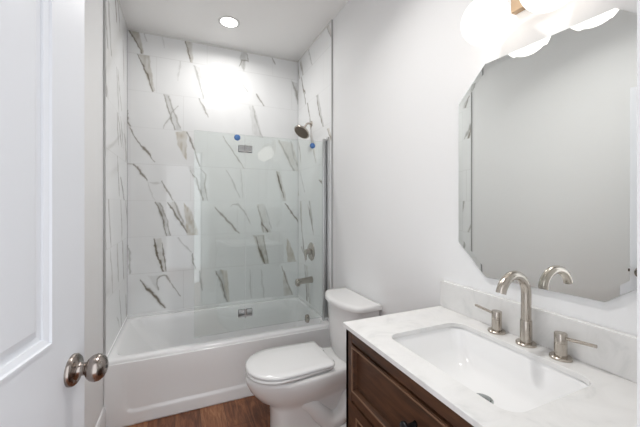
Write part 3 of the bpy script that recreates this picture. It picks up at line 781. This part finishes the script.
# countertop with the sink cut out, and its backsplash
CZ = 0.897; CX0, CY0, CY1 = 0.570, 0.276, 1.087
SX0, SX1, SY0, SY1, SR = 0.655, 0.985, 0.458, 0.918, 0.045
ct = thing('countertop', 'white veined quartz countertop with a low backsplash, on the dark vanity', 'countertop', (0.83, 0.68, CZ - 0.02))
def ring_outer(x0, x1, y0, y1, r, z, n=6):
    """outer rectangle with the same vertex count and corner order as rrect"""
    return rrect(x0, x1, y0, y1, 0.0015, z, n)
XO = XR - 0.0015
lp = [rrect(SX0, SX1, SY0, SY1, SR, CZ - 0.016), ring_outer(CX0, XO, CY0, CY1, 0, CZ - 0.016), ring_outer(CX0, XO, CY0, CY1, 0, CZ - 0.0015),
      ring_outer(CX0 + 0.0015, XO, CY0 + 0.0015, CY1 - 0.0015, 0, CZ), rrect(SX0 - 0.0015, SX1 + 0.0015, SY0 - 0.0015, SY1 + 0.0015, SR, CZ), rrect(SX0, SX1, SY0, SY1, SR, CZ - 0.002)]
n_ = len(lp[0]); vs = [p for l in lp for p in l]; fs = []
for i in range(len(lp)):
    for j in range(n_):
        a_ = i * n_ + j; b_ = i * n_ + (j + 1) % n_; c_ = ((i + 1) % len(lp)) * n_
        fs.append((a_, b_, c_ + (j + 1) % n_, c_ + j))
local(mesh_obj('slab', vs, fs, M['quartz'], ct), ct)
P('backsplash', MB().box(XR - 0.021, XO, CY0, CY1, CZ + 0.0003, 1.012), M['quartz'], ct, bevel=0.0015)

sink = thing('sink', 'white rectangular undermount sink basin set into the quartz countertop', 'sink', (0.82, 0.685, 0.76))
g = 0.004
ZT = CZ - 0.0165
lp = [rrect(SX0 - 0.02, SX1 + 0.02, SY0 - 0.02, SY1 + 0.02, SR, ZT - 0.012), rrect(SX0 - 0.02, SX1 + 0.02, SY0 - 0.02, SY1 + 0.02, SR, ZT),
      rrect(SX0 - g, SX1 + g, SY0 - g, SY1 + g, SR, ZT), rrect(SX0 + 0.002, SX1 - 0.002, SY0 + 0.002, SY1 - 0.002, SR, ZT - 0.012),
      rrect(SX0 + 0.012, SX1 - 0.012, SY0 + 0.025, SY1 - 0.025, 0.045, CZ - 0.085), rrect(SX0 + 0.026, SX1 - 0.026, SY0 + 0.055, SY1 - 0.055, 0.05, CZ - 0.118),
      rrect(SX0 + 0.055, SX1 - 0.055, SY0 + 0.10, SY1 - 0.10, 0.05, CZ - 0.131), rrect(0.795, 0.875, 0.64, 0.72, 0.035, CZ - 0.136)]
bs = MB().loft(lp, cap0=False)
o = P('basin', bs, M['basin'], sink, auto=60)
P('drain', MB().lathe([(0, 0.0), (0.031, 0.0), (0.031, 0.003), (0.026, 0.005), (0.0235, 0.0035), (0.0225, 0.007), (0.015, 0.0095), (0, 0.0105)], (0.834, 0.680, CZ - 0.1365), (0, 0, 1), 32), mat('drain_nickel', (0.30, 0.32, 0.31, 1), 0.2, 1.0), sink, auto=30)

# faucet
fc = thing('faucet', 'brushed nickel widespread faucet with arched spout and two lever handles, behind the sink', 'faucet', (1.033, 0.68, CZ))
FX, FY = 1.032, 0.676
spb = P('spout_base', MB().lathe([(0, 0.0003), (0.030, 0.0003), (0.030, 0.006), (0.028, 0.008), (0.0175, 0.0085), (0.0172, 0.078), (0.0165, 0.080), (0.0, 0.080)], (FX, FY, CZ), (0, 0, 1), 36), M['nickel'], fc, auto=35)
R_ = 0.066; sa = math.radians(3)
pth = [(FX, FY, CZ + 0.075), (FX, FY, CZ + 0.12)]
for k in range(26):
    tt = math.radians(166 * k / 25); rr_ = R_ - R_ * math.cos(tt)
    pth.append((FX - rr_ * math.cos(sa), FY - rr_ * math.sin(sa), 1.064 + R_ * math.sin(tt)))
sp_ = P('spout', MB().tube(pth, 0.0148, 24), M['nickel'], fc, auto=50)
def tap_handle(y, sgn):
    hb = P('handle', MB().lathe([(0, 0.0003), (0.029, 0.0003), (0.029, 0.006), (0.027, 0.008), (0.0165, 0.0085), (0.0165, 0.046), (0.0158, 0.0468), (0.0165, 0.0476), (0.0165, 0.074), (0.0155, 0.0755), (0, 0.0755)], (1.034, y, CZ), (0, 0, 1), 32), M['nickel'], fc, auto=35)
    lv = MB().tube([(1.034, y + sgn * 0.010, CZ + 0.063), (1.034, y + sgn * 0.089, CZ + 0.071)], 0.0048, 16)
    lv.build('lever', M['nickel'], hb, auto=40)
    return hb
tap_handle(0.783, 1); tap_handle(0.574, -1)

# ---------------------------------------------------------------- mirror
MXW = XR - 0.001
oc = [(0.9928, 1.7797), (0.8646, 1.9018), (0.4631, 1.8897), (0.337, 1.7737), (0.337, 1.2036), (0.4863, 1.0836), (0.8626, 1.0735), (0.9928, 1.1976)]
cy_, cz_ = sum(p[0] for p in oc) / 8, sum(p[1] for p in oc) / 8
def inset(pts, d):
    out = []
    n = len(pts)
    for i in range(n):
        p0, p1, p2 = Vector(pts[i - 1]), Vector(pts[i]), Vector(pts[(i + 1) % n])
        e1, e2 = (p1 - p0).normalized(), (p2 - p1).normalized()
        n1, n2 = Vector((-e1.y, e1.x)), Vector((-e2.y, e2.x))
        c = Vector((cy_, cz_)) - p1
        if n1.dot(c) < 0: n1, n2 = -n1, -n2
        bis = (n1 + n2).normalized(); out.append(tuple(p1 + bis * d / bis.dot(n1)))
    return out
inn = inset(oc, 0.022)
mr = thing('wall_mirror', 'clipped-corner wall mirror on the right wall above the faucet', 'mirror', (MXW, 0.66, 1.48))
bk_ = MB().loft([[(MXW, y, z) for y, z in inset(oc, 0.004)], [(MXW - 0.006, y, z) for y, z in inset(oc, 0.004)]])
P('backing', bk_, mat('mirror_backing', (0.25, 0.26, 0.26, 1), 0.6), mr)
gm = MB().loft([[(MXW - 0.006, y, z) for y, z in oc], [(MXW - 0.0094, y, z) for y, z in oc], [(MXW - 0.010, y, z) for y, z in inn]])
P('mirror_glass', gm, M['mirror'], mr)

# ---------------------------------------------------------------- vanity light
vlg = thing('vanity_light', 'wall light with round glowing white globes above the mirror', 'wall light', (XR, 0.68, 2.11))
P('back_plate', MB().box(XR - 0.026, XR - 0.0005, 0.604, 0.750, 2.030, 2.172), M['bronze'], vlg, bevel=0.003)
P('arm', MB().tube([(XR - 0.02, 0.676, 2.112), (0.969, 0.676, 2.112)], 0.009, 16).tube([(0.969, 0.560, 2.112), (0.969, 0.800, 2.112)], 0.009, 16), M['bronze'], vlg, auto=50)
for gy in (0.778, 0.566):
    P('socket', MB().lathe([(0, 0), (0.028, 0), (0.028, 0.028), (0.012, 0.040), (0, 0.041)], (0.969, gy, 2.070), (0, 0, 1), 28), M['bronze'], vlg, auto=40)
    pr_ = []
    for k in range(25):
        t = -PI / 2 + PI * k / 24 * 0.93
        pr_.append((0.078 * math.cos(t), 0.078 * math.sin(t)))
    P('globe', MB().lathe(pr_, (0.969, gy, 1.998), (0, 0, 1), 40), M['globe'], vlg, smooth=True)

# ---------------------------------------------------------------- recessed ceiling lights
def downlight(x, y, label, power=1.0, spread=131):
    t = thing('ceiling_light', label, 'ceiling light', (x, y, H))
    P('trim_ring', MB().lathe([(0.066, 0.0), (0.084, 0.0), (0.083, 0.004), (0.072, 0.007), (0.066, 0.004)], (x, y, H), (0, 0, -1), 40), M['white_trim'], t, smooth=True)
    P('lens', MB().lathe([(0, 0.0005), (0.0655, 0.0005), (0.065, 0.004), (0, 0.0045)], (x, y, H), (0, 0, -1), 40), M['lens'], t)
    ld = bpy.data.lights.new('lamp', 'AREA'); ld.shape = 'DISK'; ld.size = 0.12; ld.energy = LAMP_RECESSED_W * power
    ld.color = (1.0, 0.975, 0.945); ld.spread = math.radians(spread)
    lo_ = bpy.data.objects.new('lamp', ld); link(lo_, t); lo_.location = (0, 0, -0.008)
    return t
downlight(0.336, 2.602, 'round recessed ceiling light above the bathtub', 0.74, 165)
downlight(0.356, 1.095, 'round recessed ceiling light above the open floor, near the door')
